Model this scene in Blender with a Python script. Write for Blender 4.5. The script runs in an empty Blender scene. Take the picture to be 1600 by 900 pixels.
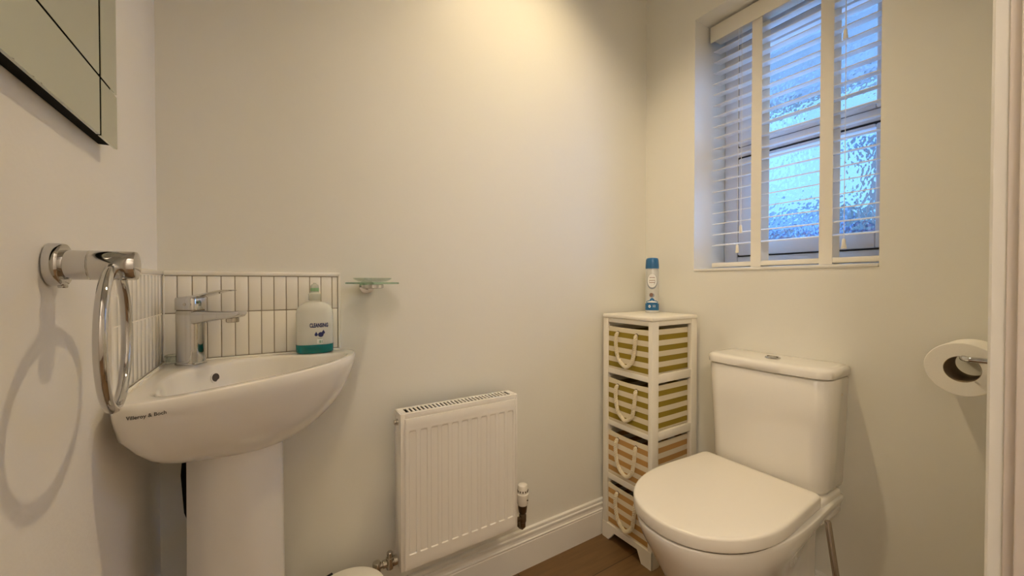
import bpy, bmesh, math, random
from mathutils import Vector, Matrix
from mathutils.bvhtree import BVHTree
random.seed(7)
PI = math.pi
S = bpy.context.scene
COL = S.collection

# ------------------------------------------------------------------ camera
W = 1.56                      # room width, left wall x=0, window wall x=W, back wall y=0
CH = 2.40                     # ceiling height
camd = bpy.data.cameras.new('camera'); cam = bpy.data.objects.new('camera', camd); COL.objects.link(cam)
camd.sensor_width = 36.0; camd.lens = 605.66 / 1600 * 36.0; camd.clip_start = 0.01
yaw, pit = math.radians(31.956), math.radians(0.726)
cam.location = (0.2038, -1.10, 0.9728)
cam.rotation_euler = (math.radians(90) - pit, 0, -yaw)
S.camera = cam

# ------------------------------------------------------------------ world, view, lamps
S.view_settings.view_transform = 'Standard'; S.view_settings.look = 'None'
S.view_settings.exposure = 0.0; S.view_settings.gamma = 1.0
S.view_settings.use_curve_mapping = False
S.cycles.use_denoising = True
S.cycles.max_bounces = 12; S.cycles.diffuse_bounces = 8; S.cycles.transmission_bounces = 12
S.cycles.transparent_max_bounces = 16
S.cycles.sample_clamp_indirect = 6.0
wd = bpy.data.worlds.new('sky'); S.world = wd; wd.use_nodes = True
bg = wd.node_tree.nodes['Background']
bg.inputs[0].default_value = (0.27, 0.62, 1.0, 1); bg.inputs[1].default_value = 1.75

# soft low daylight coming in through the window
sun = bpy.data.lights.new('daylight', 'SUN'); sun.energy = 66.0; sun.color = (0.27, 0.50, 1.0); sun.angle = math.radians(72)
suno = bpy.data.objects.new('daylight', sun); COL.objects.link(suno)
suno.rotation_euler = Vector((-0.56, 0.71, -0.42)).to_track_quat('-Z', 'Y').to_euler()

LAMP = dict(pos=(0.93, -0.36, CH - 0.03), power=39.0, color=(1.0, 0.785, 0.485), radius=0.026, cone=114)
HALL = dict(pos=(-0.15, -1.75, CH - 0.03), power=26, color=(1.0, 0.85, 0.70), radius=0.16)

# ------------------------------------------------------------------ materials
def mat(name, col, rough=0.5, metal=0.0, spec=0.5, bump=None, trans=0.0, ior=1.45, coat=0.0, alpha=None, sheen=0):
    m = bpy.data.materials.new(name); m.use_nodes = True
    nt = m.node_tree; b = nt.nodes['Principled BSDF']
    b.inputs['Base Color'].default_value = (*col, 1)
    b.inputs['Roughness'].default_value = rough
    b.inputs['Metallic'].default_value = metal
    b.inputs['Specular IOR Level'].default_value = spec
    b.inputs['Transmission Weight'].default_value = trans
    b.inputs['IOR'].default_value = ior
    b.inputs['Coat Weight'].default_value = coat
    b.inputs['Coat Roughness'].default_value = 0.05
    if sheen: b.inputs['Sheen Weight'].default_value = sheen
    if bump:
        sc, st, dist = bump
        tc = nt.nodes.new('ShaderNodeTexCoord'); n = nt.nodes.new('ShaderNodeTexNoise')
        n.inputs['Scale'].default_value = sc; n.inputs['Detail'].default_value = 3
        bp = nt.nodes.new('ShaderNodeBump'); bp.inputs['Strength'].default_value = st; bp.inputs['Distance'].default_value = dist
        nt.links.new(tc.outputs['Object'], n.inputs['Vector']); nt.links.new(n.outputs['Fac'], bp.inputs['Height'])
        nt.links.new(bp.outputs[0], b.inputs['Normal'])
    return m

def stripes(name, ca, cb, z0, pitch, rough=0.9):
    """horizontal stripes by object height, with a woven bump"""
    m = mat(name, ca, rough, spec=0.15)
    nt = m.node_tree; L = nt.links; b = nt.nodes['Principled BSDF']
    tc = nt.nodes.new('ShaderNodeTexCoord'); sp = nt.nodes.new('ShaderNodeSeparateXYZ')
    L.new(tc.outputs['Object'], sp.inputs[0])
    a = nt.nodes.new('ShaderNodeMath'); a.operation = 'SUBTRACT'; a.inputs[0].default_value = z0; L.new(sp.outputs['Z'], a.inputs[1])
    d = nt.nodes.new('ShaderNodeMath'); d.operation = 'DIVIDE'; L.new(a.outputs[0], d.inputs[0]); d.inputs[1].default_value = pitch
    f = nt.nodes.new('ShaderNodeMath'); f.operation = 'FRACT'; L.new(d.outputs[0], f.inputs[0])
    g = nt.nodes.new('ShaderNodeMath'); g.operation = 'GREATER_THAN'; L.new(f.outputs[0], g.inputs[0]); g.inputs[1].default_value = 0.5
    mx = nt.nodes.new('ShaderNodeMix'); mx.data_type = 'RGBA'
    L.new(g.outputs[0], mx.inputs[0]); mx.inputs[6].default_value = (*ca, 1); mx.inputs[7].default_value = (*cb, 1)
    L.new(mx.outputs[2], b.inputs['Base Color'])
    w = nt.nodes.new('ShaderNodeTexNoise'); w.inputs['Scale'].default_value = 500
    L.new(tc.outputs['Object'], w.inputs['Vector'])
    bp = nt.nodes.new('ShaderNodeBump'); bp.inputs['Strength'].default_value = 0.25; bp.inputs['Distance'].default_value = 0.001
    L.new(w.outputs['Fac'], bp.inputs['Height']); L.new(bp.outputs[0], b.inputs['Normal'])
    return m

def glass(name, tint, rough=0.0, ior=1.45, pattern=None, see=0.0):
    m = bpy.data.materials.new(name); m.use_nodes = True
    nt = m.node_tree; nt.nodes.clear(); L = nt.links
    o = nt.nodes.new('ShaderNodeOutputMaterial'); g = nt.nodes.new('ShaderNodeBsdfGlass')
    g.inputs['Color'].default_value = (*tint, 1); g.inputs['Roughness'].default_value = rough; g.inputs['IOR'].default_value = ior
    out = g.outputs[0]
    if pattern:
        tc = nt.nodes.new('ShaderNodeTexCoord')
        wv = nt.nodes.new('ShaderNodeTexNoise'); wv.inputs['Scale'].default_value = 45; wv.inputs['Detail'].default_value = 1.5
        mp = nt.nodes.new('ShaderNodeMapping'); mp.inputs['Scale'].default_value = (1, 1.25, 0.9)
        L.new(tc.outputs['Object'], mp.inputs[0]); L.new(mp.outputs[0], wv.inputs['Vector'])
        v = nt.nodes.new('ShaderNodeTexVoronoi'); v.feature = 'SMOOTH_F1'; v.inputs['Scale'].default_value = 75
        L.new(mp.outputs[0], v.inputs['Vector'])
        ad = nt.nodes.new('ShaderNodeMath'); ad.operation = 'ADD'
        L.new(wv.outputs['Fac'], ad.inputs[0]); L.new(v.outputs['Distance'], ad.inputs[1])
        bp = nt.nodes.new('ShaderNodeBump'); bp.inputs['Strength'].default_value = 1.0; bp.inputs['Distance'].default_value = pattern
        L.new(ad.outputs[0], bp.inputs['Height']); L.new(bp.outputs[0], g.inputs['Normal'])
    if see > 0:
        t = nt.nodes.new('ShaderNodeBsdfTransparent'); t.inputs[0].default_value = (*tint, 1)
        mx = nt.nodes.new('ShaderNodeMixShader'); mx.inputs[0].default_value = see
        L.new(out, mx.inputs[1]); L.new(t.outputs[0], mx.inputs[2]); out = mx.outputs[0]
    L.new(out, o.inputs[0])
    return m

M = {}
M['wall'] = mat('wall_paint', (0.80, 0.785, 0.715), 0.42, spec=0.35, bump=(90, 0.10, 0.002))
M['wall_left'] = mat('wall_paint_white', (0.87, 0.85, 0.81), 0.5, spec=0.3, bump=(120, 0.25, 0.002))
M['ceiling'] = mat('ceiling_paint', (0.88, 0.87, 0.84), 0.8)
M['gloss'] = mat('white_gloss_paint', (0.80, 0.78, 0.73), 0.22, spec=0.5)
M['frame'] = mat('door_frame_paint', (0.72, 0.65, 0.60), 0.35)
M['ceramic'] = mat('white_ceramic', (0.83, 0.80, 0.74), 0.08, spec=0.6, coat=0.5)
M['pedestal'] = mat('pedestal_ceramic', (0.80, 0.78, 0.75), 0.16, spec=0.5)
M['plastic'] = mat('white_plastic', (0.84, 0.80, 0.72), 0.2)
M['tile'] = mat('cream_tile', (0.90, 0.87, 0.80), 0.12, spec=0.5)
M['grout'] = mat('grout', (0.36, 0.31, 0.24), 0.9)
M['groutlight'] = mat('grout_light', (0.80, 0.76, 0.68), 0.6)
M['tiletrim'] = mat('tile_trim', (0.88, 0.85, 0.78), 0.25)
M['chrome'] = mat('chrome', (0.60, 0.59, 0.58), 0.06, metal=1)
M['brushed'] = mat('dull_chrome', (0.50, 0.46, 0.40), 0.22, metal=1)
M['darkmetal'] = mat('dark_metal', (0.16, 0.12, 0.08), 0.3, metal=1)
M['chromedark'] = mat('darker_chrome', (0.40, 0.34, 0.28), 0.15, metal=1)  # darker, browner chrome tone for the brush rod
M['holedark'] = mat('recess_shade', (0.07, 0.05, 0.035), 0.6)  # dark tone standing for shade in the overflow and under the toilet lid
M['black'] = mat('black', (0.010, 0.010, 0.010), 0.8, spec=0.15)
M['mirror'] = mat('mirror_silver', (0.70, 0.74, 0.66), 0.02, metal=1)
M['radiator'] = mat('radiator_enamel', (0.85, 0.82, 0.76), 0.16, spec=0.5, coat=0.7)
M['upvc'] = mat('white_upvc', (0.80, 0.80, 0.84), 0.3)
M['blind'] = mat('blind_slat_paint', (0.82, 0.80, 0.78), 0.45)
M['tape'] = mat('blind_tape_cloth', (0.80, 0.76, 0.67), 0.9, bump=(700, 0.3, 0.001))
M['headrail'] = mat('blind_headrail', (0.82, 0.78, 0.68), 0.4)
M['cord'] = mat('cord', (0.85, 0.84, 0.80), 0.8)
M['gasket'] = mat('gasket', (0.03, 0.03, 0.04), 0.6)
M['glass'] = glass('clear_glass', (0.96, 0.98, 0.96), see=0.55)
M['greenglass'] = glass('green_edge_glass', (0.72, 0.86, 0.76), see=0.35)
M['winglass'] = glass('patterned_window_glass', (0.95, 0.98, 1.0), pattern=0.0016, see=0.2)
M['paper'] = mat('tissue_paper', (0.88, 0.85, 0.78), 0.95, bump=(300, 0.3, 0.001))
M['card'] = mat('cardboard_core', (0.30, 0.23, 0.15), 0.9)
M['unit'] = mat('unit_white_paint', (0.84, 0.80, 0.70), 0.35, bump=(60, 0.1, 0.001))
M['rope'] = mat('cotton_rope', (0.74, 0.66, 0.48), 0.95, sheen=0.2)
M['bluecap'] = mat('blue_plastic', (0.03, 0.14, 0.31), 0.3)
M['canbody'] = mat('can_white', (0.66, 0.66, 0.63), 0.3, metal=0.3)
M['canblue'] = mat('can_blue', (0.01, 0.12, 0.30), 0.3)
M['cangrey'] = mat('can_grey', (0.28, 0.31, 0.34), 0.4)
M['canbrown'] = mat('can_brown', (0.22, 0.12, 0.08), 0.5)
M['white'] = mat('print_white', (0.85, 0.85, 0.83), 0.5)
M['navy'] = mat('print_navy', (0.012, 0.02, 0.12), 0.5)
M['printgreen'] = mat('print_green', (0.10, 0.30, 0.16), 0.5)
M['logo'] = mat('print_dark', (0.05, 0.045, 0.04), 0.5)
M['bottle'] = mat('translucent_bottle', (0.90, 0.91, 0.86), 0.15, trans=0.30, ior=1.15)
M['liquid'] = mat('teal_soap', (0.0, 0.16, 0.16), 0.1, spec=0.5)
M['clearcap'] = mat('translucent_cap', (0.86, 0.90, 0.84), 0.2, trans=0.5, ior=1.2)
M['capgreen'] = mat('green_cap_band', (0.25, 0.45, 0.25), 0.4)
M['binlid'] = mat('bin_white', (0.86, 0.83, 0.75), 0.3)
M['binsteel'] = mat('bin_steel', (0.55, 0.53, 0.5), 0.25, metal=1)
M['fab_in'] = mat('bin_lining', (0.30, 0.25, 0.18), 0.9)
M['finmat'] = mat('shade_dark_fins', (0.05, 0.04, 0.03), 0.8)  # shade inside the radiator put into the fin colour
M['soffit'] = mat('soffit_board', (0.22, 0.22, 0.22), 0.6)
M['brickwall'] = mat('red_brick_render', (0.25, 0.13, 0.14), 0.9)
M['rooftile'] = mat('roof_tiles', (0.09, 0.14, 0.28), 0.9)
M['lawn'] = mat('ground_outside', (0.35, 0.36, 0.38), 0.95)
def lampmat(name, col, st):
    m = bpy.data.materials.new(name); m.use_nodes = True
    b = m.node_tree.nodes['Principled BSDF']; b.inputs['Emission Color'].default_value = (*col, 1); b.inputs['Emission Strength'].default_value = st
    return m
M['bulb'] = lampmat('lamp_diffuser', (1, 0.8, 0.55), 6)

# floor: wood-look planks
mf = bpy.data.materials.new('wood_floor'); mf.use_nodes = True
nt = mf.node_tree; L = nt.links; b = nt.nodes['Principled BSDF']; b.inputs['Roughness'].default_value = 0.42
tc = nt.nodes.new('ShaderNodeTexCoord'); br = nt.nodes.new('ShaderNodeTexBrick')
br.inputs['Scale'].default_value = 1; br.inputs['Brick Width'].default_value = 0.9; br.inputs['Row Height'].default_value = 0.16
br.inputs['Mortar Size'].default_value = 0.0015; br.inputs['Color1'].default_value = (0.17, 0.095, 0.036, 1)
br.inputs['Color2'].default_value = (0.21, 0.120, 0.050, 1); br.inputs['Mortar'].default_value = (0.05, 0.03, 0.015, 1)
L.new(tc.outputs['Object'], br.inputs['Vector'])
mp = nt.nodes.new('ShaderNodeMapping'); mp.inputs['Scale'].default_value = (3, 40, 3); L.new(tc.outputs['Object'], mp.inputs[0])
no = nt.nodes.new('ShaderNodeTexNoise'); no.inputs['Scale'].default_value = 2.2; no.inputs['Detail'].default_value = 6; L.new(mp.outputs[0], no.inputs['Vector'])
mx = nt.nodes.new('ShaderNodeMix'); mx.data_type = 'RGBA'; mx.blend_type = 'MULTIPLY'; mx.inputs[0].default_value = 0.7
cr = nt.nodes.new('ShaderNodeValToRGB'); cr.color_ramp.elements[0].color = (0.5, 0.5, 0.5, 1); cr.color_ramp.elements[1].color = (1.3, 1.25, 1.2, 1)
L.new(no.outputs['Fac'], cr.inputs[0]); L.new(br.outputs['Color'], mx.inputs[6]); L.new(cr.outputs[0], mx.inputs[7]); L.new(mx.outputs[2], b.inputs['Base Color'])
M['floor'] = mf

# ------------------------------------------------------------------ geometry helpers
class G:
    """collects geometry into one mesh"""
    def __init__(s): s.v = []; s.f = []; s.m = []
    def add(s, v, f, mi=0):
        k = len(s.v); s.v += [tuple(p) for p in v]; s.f += [tuple(i + k for i in q) for q in f]; s.m += [mi] * len(f); return s
    def box(s, x0, x1, y0, y1, z0, z1, bev=0.0, seg=2, mi=0):
        bm = bmesh.new(); bmesh.ops.create_cube(bm, size=1)
        for v in bm.verts:
            v.co = ((x0 + x1) / 2 + v.co.x * (x1 - x0), (y0 + y1) / 2 + v.co.y * (y1 - y0), (z0 + z1) / 2 + v.co.z * (z1 - z0))
        if bev: bmesh.ops.bevel(bm, geom=bm.edges[:], offset=bev, segments=seg, profile=0.5, affect='EDGES')
        bm.verts.index_update()
        s.add([v.co[:] for v in bm.verts], [[v.index for v in f.verts] for f in bm.faces], mi); bm.free(); return s
    def loft(s, rings, cap0=True, cap1=True, closed=True, mi=0):
        n = len(rings[0]); v = [p for r in rings for p in r]; f = []
        for i in range(len(rings) - 1):
            for j in range(n if closed else n - 1):
                a = i * n + j; b = i * n + (j + 1) % n
                f.append((a, b, b + n, a + n))
        if cap0: f.append(tuple(reversed(range(n))))
        if cap1: f.append(tuple((len(rings) - 1) * n + j for j in range(n)))
        return s.add(v, f, mi)
    def lathe(s, prof, c, axis='z', n=40, cap0=True, cap1=True, mi=0):
        """prof: list of (radius, along)"""
        rings = []
        for r, h in prof:
            ring = []
            for j in range(n):
                a = 2 * PI * j / n; p, q = r * math.cos(a), r * math.sin(a)
                if axis == 'z': ring.append((c[0] + p, c[1] + q, c[2] + h))
                elif axis == 'x': ring.append((c[0] + h, c[1] + p, c[2] + q))
                else: ring.append((c[0] + q, c[1] + h, c[2] + p))
            rings.append(ring)
        return s.loft(rings, cap0, cap1, mi=mi)
    def tube(s, pts, r, n=12, caps=True, mi=0):
        pts = [Vector(p) for p in pts]; rings = []; N = len(pts)
        t0 = (pts[1] - pts[0]).normalized(); up = Vector((0, 0, 1)) if abs(t0.z) < 0.9 else Vector((1, 0, 0))
        nrm = (up - up.dot(t0) * t0).normalized()
        for i, p in enumerate(pts):
            t = (pts[min(i + 1, N - 1)] - pts[max(i - 1, 0)]).normalized()
            nrm = (nrm - nrm.dot(t) * t).normalized(); bn = t.cross(nrm)
            rr = r[i] if isinstance(r, (list, tuple)) else r
            rings.append([tuple(p + rr * (math.cos(2 * PI * j / n) * nrm + math.sin(2 * PI * j / n) * bn)) for j in range(n)])
        return s.loft(rings, caps, caps, mi=mi)
    def prism(s, poly, axis, a0, a1, mi=0):
        """poly in the plane normal to axis, extruded from a0 to a1"""
        def P(u, w, h): return {'x': (h, u, w), 'y': (u, h, w), 'z': (u, w, h)}[axis]
        return s.loft([[P(u, w, a0) for u, w in poly], [P(u, w, a1) for u, w in poly]], mi=mi)
    def torus(s, c, R, r, ax_u, ax_v, n=72, k=14, mi=0):
        c = Vector(c); u = Vector(ax_u).normalized(); w = Vector(ax_v).normalized(); nn = u.cross(w)
        v = []; f = []
        for i in range(n):
            a = 2 * PI * i / n; d = u * math.cos(a) + w * math.sin(a)
            for j in range(k):
                b = 2 * PI * j / k; v.append(tuple(c + d * (R + r * math.cos(b)) + nn * r * math.sin(b)))
        for i in range(n):
            for j in range(k):
                f.append((i * k + j, ((i + 1) % n) * k + j, ((i + 1) % n) * k + (j + 1) % k, i * k + (j + 1) % k))
        return s.add(v, f, mi)
    def build(s, name, mats, parent=None, smooth=True, angle=35):
        me = bpy.data.meshes.new(name); me.from_pydata(s.v, [], s.f); me.validate()
        bm = bmesh.new(); bm.from_mesh(me); bmesh.ops.recalc_face_normals(bm, faces=bm.faces[:]); bm.to_mesh(me); bm.free()
        mats = mats if isinstance(mats, (list, tuple)) else [mats]
        for m in mats: me.materials.append(m)
        if len(mats) > 1:
            for p, mi in zip(me.polygons, s.m): p.material_index = mi
        if smooth:
            for p in me.polygons: p.use_smooth = True
            try: me.set_sharp_from_angle(angle=math.radians(angle))
            except Exception: pass
        o = bpy.data.objects.new(name, me); COL.objects.link(o)
        if parent: o.parent = parent; o.matrix_parent_inverse = parent.matrix_world.inverted()
        return o

def tag(o, label, cat, group=None):
    o['label'] = label; o['category'] = cat
    if group: o['group'] = group
    return o
def thing(name, label, cat, loc=(0, 0, 0), group=None):
    o = bpy.data.objects.new(name, None); COL.objects.link(o); o.location = loc; o.empty_display_size = 0.02
    bpy.context.view_layer.update()
    return tag(o, label, cat, group)
def struct(o): o['kind'] = 'structure'; return o

def spline(P, n, closed=True):
    """Catmull-Rom through P, resampled to n points by arc length"""
    P = [Vector(p) for p in P]; N = len(P); out = []
    segs = N if closed else N - 1
    for i in range(segs):
        if closed: a, b, c, d = P[(i - 1) % N], P[i], P[(i + 1) % N], P[(i + 2) % N]
        else: a, b, c, d = P[max(i - 1, 0)], P[i], P[i + 1], P[min(i + 2, N - 1)]
        for k in range(24):
            t = k / 24
            out.append(0.5 * ((2 * b) + (c - a) * t + (2 * a - 5 * b + 4 * c - d) * t * t + (3 * b - a - 3 * c + d) * t ** 3))
    if closed: out.append(out[0])
    else: out.append(P[-1])
    ln = [0]
    for i in range(1, len(out)): ln.append(ln[-1] + (out[i] - out[i - 1]).length)
    res = []; j = 0; cnt = n if closed else n - 1
    for k in range(n):
        s_ = ln[-1] * k / cnt
        while j < len(ln) - 2 and ln[j + 1] < s_: j += 1
        t = (s_ - ln[j]) / max(ln[j + 1] - ln[j], 1e-9); res.append(out[j].lerp(out[j + 1], min(t, 1)))
    return res

def text_geo(body, size, place, depth=0.0004, bold=0.0, mi=0, g=None, sx=1.0):
    """letters as mesh; place(u, v, h) turns text coordinates into a point"""
    cu = bpy.data.curves.new('t', 'FONT'); cu.body = body; cu.size = size; cu.align_x = 'CENTER'; cu.align_y = 'CENTER'
    cu.extrude = depth; cu.offset = bold; cu.resolution_u = 3
    o = bpy.data.objects.new('t', cu); COL.objects.link(o); bpy.context.view_layer.update()
    me = bpy.data.meshes.new_from_object(o.evaluated_get(bpy.context.evaluated_depsgraph_get()))
    g = g or G()
    g.add([place(v.co.x * sx, v.co.y, v.co.z) for v in me.vertices], [tuple(p.vertices) for p in me.polygons], mi)
    bpy.data.objects.remove(o); bpy.data.meshes.remove(me); bpy.data.curves.remove(cu)
    return g

# ================================================================== ROOM
HY0, HY1 = -2.35, -1.14        # hall behind the doorway
FY = -1.014                    # front wall, room side
struct(G().box(-0.9, 2.4, HY0, 0.12, -0.06, 0.0).build('floor', M['floor'], smooth=False))
struct(G().box(-0.9, 2.4, HY0, 0.12, CH, CH + 0.06).build('ceiling', M['ceiling'], smooth=False))
struct(G().box(-0.10, 0, HY1, 0.10, 0, CH).build('wall_left', M['wall_left'], smooth=False))
struct(G().box(0, W, 0, 0.10, 0, CH).build('wall_back', M['wall'], smooth=False))
# window wall: inner leaf with the reveal, outer leaf with a slightly wider opening for the frame
g = G()
oy0, oy1, oz0, oz1 = -0.746, -0.222, 1.016, 1.957
xm, xo = 1.75, 1.86
def leaf(g, x0, x1, y0, y1, z0, z1):
    g.box(x0, x1, HY1, y0, 0, CH); g.box(x0, x1, y1, 0.10, 0, CH); g.box(x0, x1, y0, y1, 0, z0); g.box(x0, x1, y0, y1, z1, CH)
leaf(g, W, xm, oy0, oy1, oz0, oz1); leaf(g, xm, xo, -0.80, oy1, oz0, oz1)
struct(g.build('wall_right', M['wall'], smooth=False))
g = G(); g.box(1.02, W, HY1, FY, 0, CH); g.box(0, 0.06, HY1, FY, 0, CH); g.box(0.06, 1.02, HY1, FY, 2.04, CH)
struct(g.build('wall_front', M['wall'], smooth=False))
g = G(); g.box(-0.9, -0.8, HY0, HY1, 0, CH); g.box(2.3, 2.4, HY0, HY1, 0, CH); g.box(-0.9, 2.4, HY0 - 0.1, HY0, 0, CH)
g.box(-0.9, -0.10, HY1, HY1 + 0.1, 0, CH); g.box(xo, 2.4, HY1, HY1 + 0.1, 0, CH)
struct(g.build('wall_hall', M['wall_left'], smooth=False))
# skirting boards: stepped and beaded profile
SK = [(0, 0), (0.018, 0), (0.018, 0.088), (0.0165, 0.0905), (0.0175, 0.093), (0.0175, 0.096), (0.014, 0.0985), (0.0125, 0.104),
      (0.0125, 0.109), (0.014, 0.114), (0.0135, 0.117), (0.009, 0.1195), (0.0095, 0.124), (0.0085, 0.129), (0.005, 0.131), (0, 0.131)]
g = G(); g.prism([(-d, z) for d, z in SK], 'x', 0.0005, W - 0.0005); struct(g.build('baseboard_back', M['gloss'], angle=30))
g = G(); g.prism([(d, z) for d, z in SK], 'y', -1.0, -0.019); struct(g.build('baseboard_left', M['gloss'], angle=30))
g = G(); g.prism([(W - d, z) for d, z in SK], 'y', -1.0, -0.019); struct(g.build('baseboard_right', M['gloss'], angle=30))
# door frame
dr = bpy.data.objects.new('door_1', None); COL.objects.link(dr); dr['kind'] = 'structure'
g = G(); g.box(1.0, 1.02, HY1, FY, 0, 2.04, 0.002); g.box(0.06, 0.08, HY1, FY, 0, 2.04, 0.002); g.box(0.06, 1.02, HY1, FY, 2.02, 2.04, 0.002)
g.build('lining', M['frame'], dr)
g = G(); g.box(0.988, 1.0, HY1 + 0.03, FY - 0.010, 0, 2.02, 0.003); g.box(0.08, 0.092, HY1 + 0.03, FY - 0.010, 0, 2.02, 0.003); g.box(0.08, 1.0, HY1 + 0.03, FY - 0.010, 2.008, 2.02, 0.003)
g.build('door_stop', M['frame'], dr)
AR = [(0, 0), (0, 0.012), (0.003, 0.015), (0.012, 0.015), (0.016, 0.011), (0.045, 0.012), (0.058, 0.008), (0.06, 0)]
g = G(); g.prism([(1.004 + a, FY + b_) for a, b_ in AR], 'z', 0, 2.10); g.prism([(0.076 - a, FY + b_) for a, b_ in AR], 'z', 0, 2.10)
g.prism([(FY + b_, 2.036 + a) for a, b_ in AR], 'x', 0.02, 1.06)
g.build('architrave', M['gloss'], dr)

# ------------------------------------------------------------------ window
wn = bpy.data.objects.new('window_1', None); COL.objects.link(wn); wn['kind'] = 'structure'
fy0, fy1, fz0, fz1 = -0.798, -0.224, 1.030, 1.955
def ring_frame(g, x0, x1, y0, y1, z0, z1, wy0, wy1, wz0, wz1, bev=0.004):
    g.box(x0, x1, y0, y0 + wy0, z0, z1, bev); g.box(x0, x1, y1 - wy1, y1, z0, z1, bev)
    g.box(x0, x1, y0 + wy0, y1 - wy1, z0, z0 + wz0, bev); g.box(x0, x1, y0 + wy0, y1 - wy1, z1 - wz1, z1, bev)
g = G(); ring_frame(g, 1.760, 1.825, fy0, fy1, fz0, fz1, 0.052, 0.052, 0.045, 0.052)
g.box(1.760, 1.825, fy0 + 0.052, fy1 - 0.052, 1.462, 1.500, 0.004)
g.build('window_frame', M['upvc'], wn)
g = G(); ring_frame(g, 1.7605, 1.80, fy0 + 0.053, fy1 - 0.053, 1.0755, 1.4615, 0.004, 0.004, 0.004, 0.006, 0)
ring_frame(g, 1.7605, 1.80, fy0 + 0.053, fy1 - 0.053, 1.5002, 1.902, 0.004, 0.004, 0.0003, 0.006, 0)
g.build('gasket', M['gasket'], wn)
g = G(); ring_frame(g, 1.752, 1.81, fy0 + 0.057, fy1 - 0.057, 1.0795, 1.4545, 0.056, 0.062, 0.052, 0.012, 0.005)
so = g.build('sash', M['upvc'], wn)
g = G(); ring_frame(g, 1.752, 1.81, fy0 + 0.057, fy1 - 0.057, 1.5006, 1.896, 0.056, 0.062, 0.014, 0.052, 0.005)
g.build('sash', M['upvc'], wn)
g = G(); g.box(1.782, 1.786, -0.690, -0.340, 1.128, 1.440); g.build('pane', M['winglass'], wn, smooth=False)
g = G(); g.box(1.782, 1.786, -0.690, -0.340, 1.512, 1.846); g.build('pane', M['winglass'], wn, smooth=False)
g = G(); g.box(W - 0.004, 1.758, oy0 + 0.0005, oy1 - 0.0005, oz0, 1.026, 0.003)
struct(g.build('trim_1', M['gloss']))
# eaves board above the window outside
g = G(); g.box(1.88, 3.05, -0.62, 3.5, 2.12, 2.20, 0.01); g.box(3.03, 3.07, -0.62, 3.5, 2.085, 2.26, 0.01)
struct(g.build('trim_2', M['soffit']))

# ------------------------------------------------------------------ outside
g = G(); g.box(1.9, 60, -40, 40, -0.3, -0.2); struct(g.build('floor_outside', M['lawn'], smooth=False))
def house(name, label, x, y0, y1, eave, ridge, depth=6):
    r = thing(name, label, 'house', (x, (y0 + y1) / 2, -0.2))
    G().box(x, x + depth, y0, y1, -0.2, eave).build('house_wall', M['brickwall'], r, smooth=False)
    G().prism([(x - 0.4, eave), (x + depth / 2, ridge), (x + depth + 0.4, eave), (x + depth + 0.4, eave - 0.15), (x - 0.4, eave - 0.15)], 'y', y0 - 0.3, y1 + 0.3).build('roof', M['rooftile'], r, smooth=False)
    for k in range(3):
        yy = y0 + (y1 - y0) * (k + 0.5) / 3
        G().box(x - 0.04, x + 0.01, yy - 0.5, yy + 0.5, 0.7, 1.7, 0.01).build('house_window', M['upvc'], r)
house('house', 'low house with dark blue-grey roof behind the lower window pane', 12, 3.6, 15.0, 2.4, 3.4)
house('house', 'taller house seen behind the right part of the window', 14.5, -3.5, 2.9, 5.0, 6.6)

# ================================================================== CEILING LAMPS
def ceiling_lamp(name, label, d, energy_scale=1):
    x, y, z = d['pos']
    t = thing(name, label, 'lamp', (x, y, CH))
    G().lathe([(0.075, 0), (0.078, -0.004), (0.075, -0.010), (0.058, -0.012), (0.056, -0.006), (0.056, 0)], (x, y, CH), cap0=False, cap1=False).build('lamp_rim', M['plastic'], t)
    G().lathe([(0.054, -0.004), (0.052, -0.008), (0.0, -0.009)], (x, y, CH), cap1=False).build('diffuser', M['bulb'], t)
    ld = bpy.data.lights.new('lamp_light', 'SPOT' if 'cone' in d else 'POINT'); ld.energy = d['power']; ld.color = d['color']; ld.shadow_soft_size = d['radius']
    if 'cone' in d: ld.spot_size = math.radians(d['cone']); ld.spot_blend = 1.0
    lo = bpy.data.objects.new('lamp_light', ld); COL.objects.link(lo); lo.parent = t; lo.matrix_parent_inverse = t.matrix_world.inverted()
    lo.location = (x, y, z - d['radius'] - 0.01)
ceiling_lamp('ceiling_lamp', 'round recessed ceiling lamp over the small cloakroom', LAMP)
ceiling_lamp('ceiling_lamp', 'round recessed ceiling lamp in the hall behind the doorway', HALL)

# ================================================================== SPLASHBACK
sp = thing('tile_splashback', 'cream vertical tile splashback with white trim around the corner basin', 'tiles', (0.01, -0.01, 0.80))
g = G(); gb = G()
pw, gw = 0.02545, 0.0016
rows = [(0.806, 0.9065), (0.9085, 0.988)]
gb.box(0.0003, 0.352, -0.0068, -0.0003, 0.804, 0.990); gl = G(); gl.box(0.0003, 0.00862, -0.315, -0.0085, 0.804, 0.990)
for z0, z1 in rows:
    x = 0.0085
    while x < 0.351:
        x1 = min(x + pw - gw, 0.3512)
        if x1 - x > 0.004: g.box(x, x1, -0.0085, -0.001, z0, z1, 0.0012)
        x += pw
    y = -0.0095
    while y > -0.314:
        y1 = max(y - pw + gw, -0.3142)
        if y - y1 > 0.004: g.box(0.001, 0.0087, y1, y, z0, z1, 0.0004)
        y -= pw
gb.build('grout', M['grout'], sp, smooth=False); gl.build('grout', M['groutlight'], sp, smooth=False)
g.build('tile_field', M['tile'], sp)
g = G(); g.box(0.0105, 0.3595, -0.0105, -0.0003, 0.9895, 0.9995, 0.003); g.box(0.3525, 0.3595, -0.0105, -0.0003, 0.804, 0.9995, 0.003)
g.box(0.0003, 0.0105, -0.3225, -0.0003, 0.9895, 0.9995, 0.003); g.box(0.0003, 0.0105, -0.3225, -0.3155, 0.804, 0.9995, 0.003)
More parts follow.
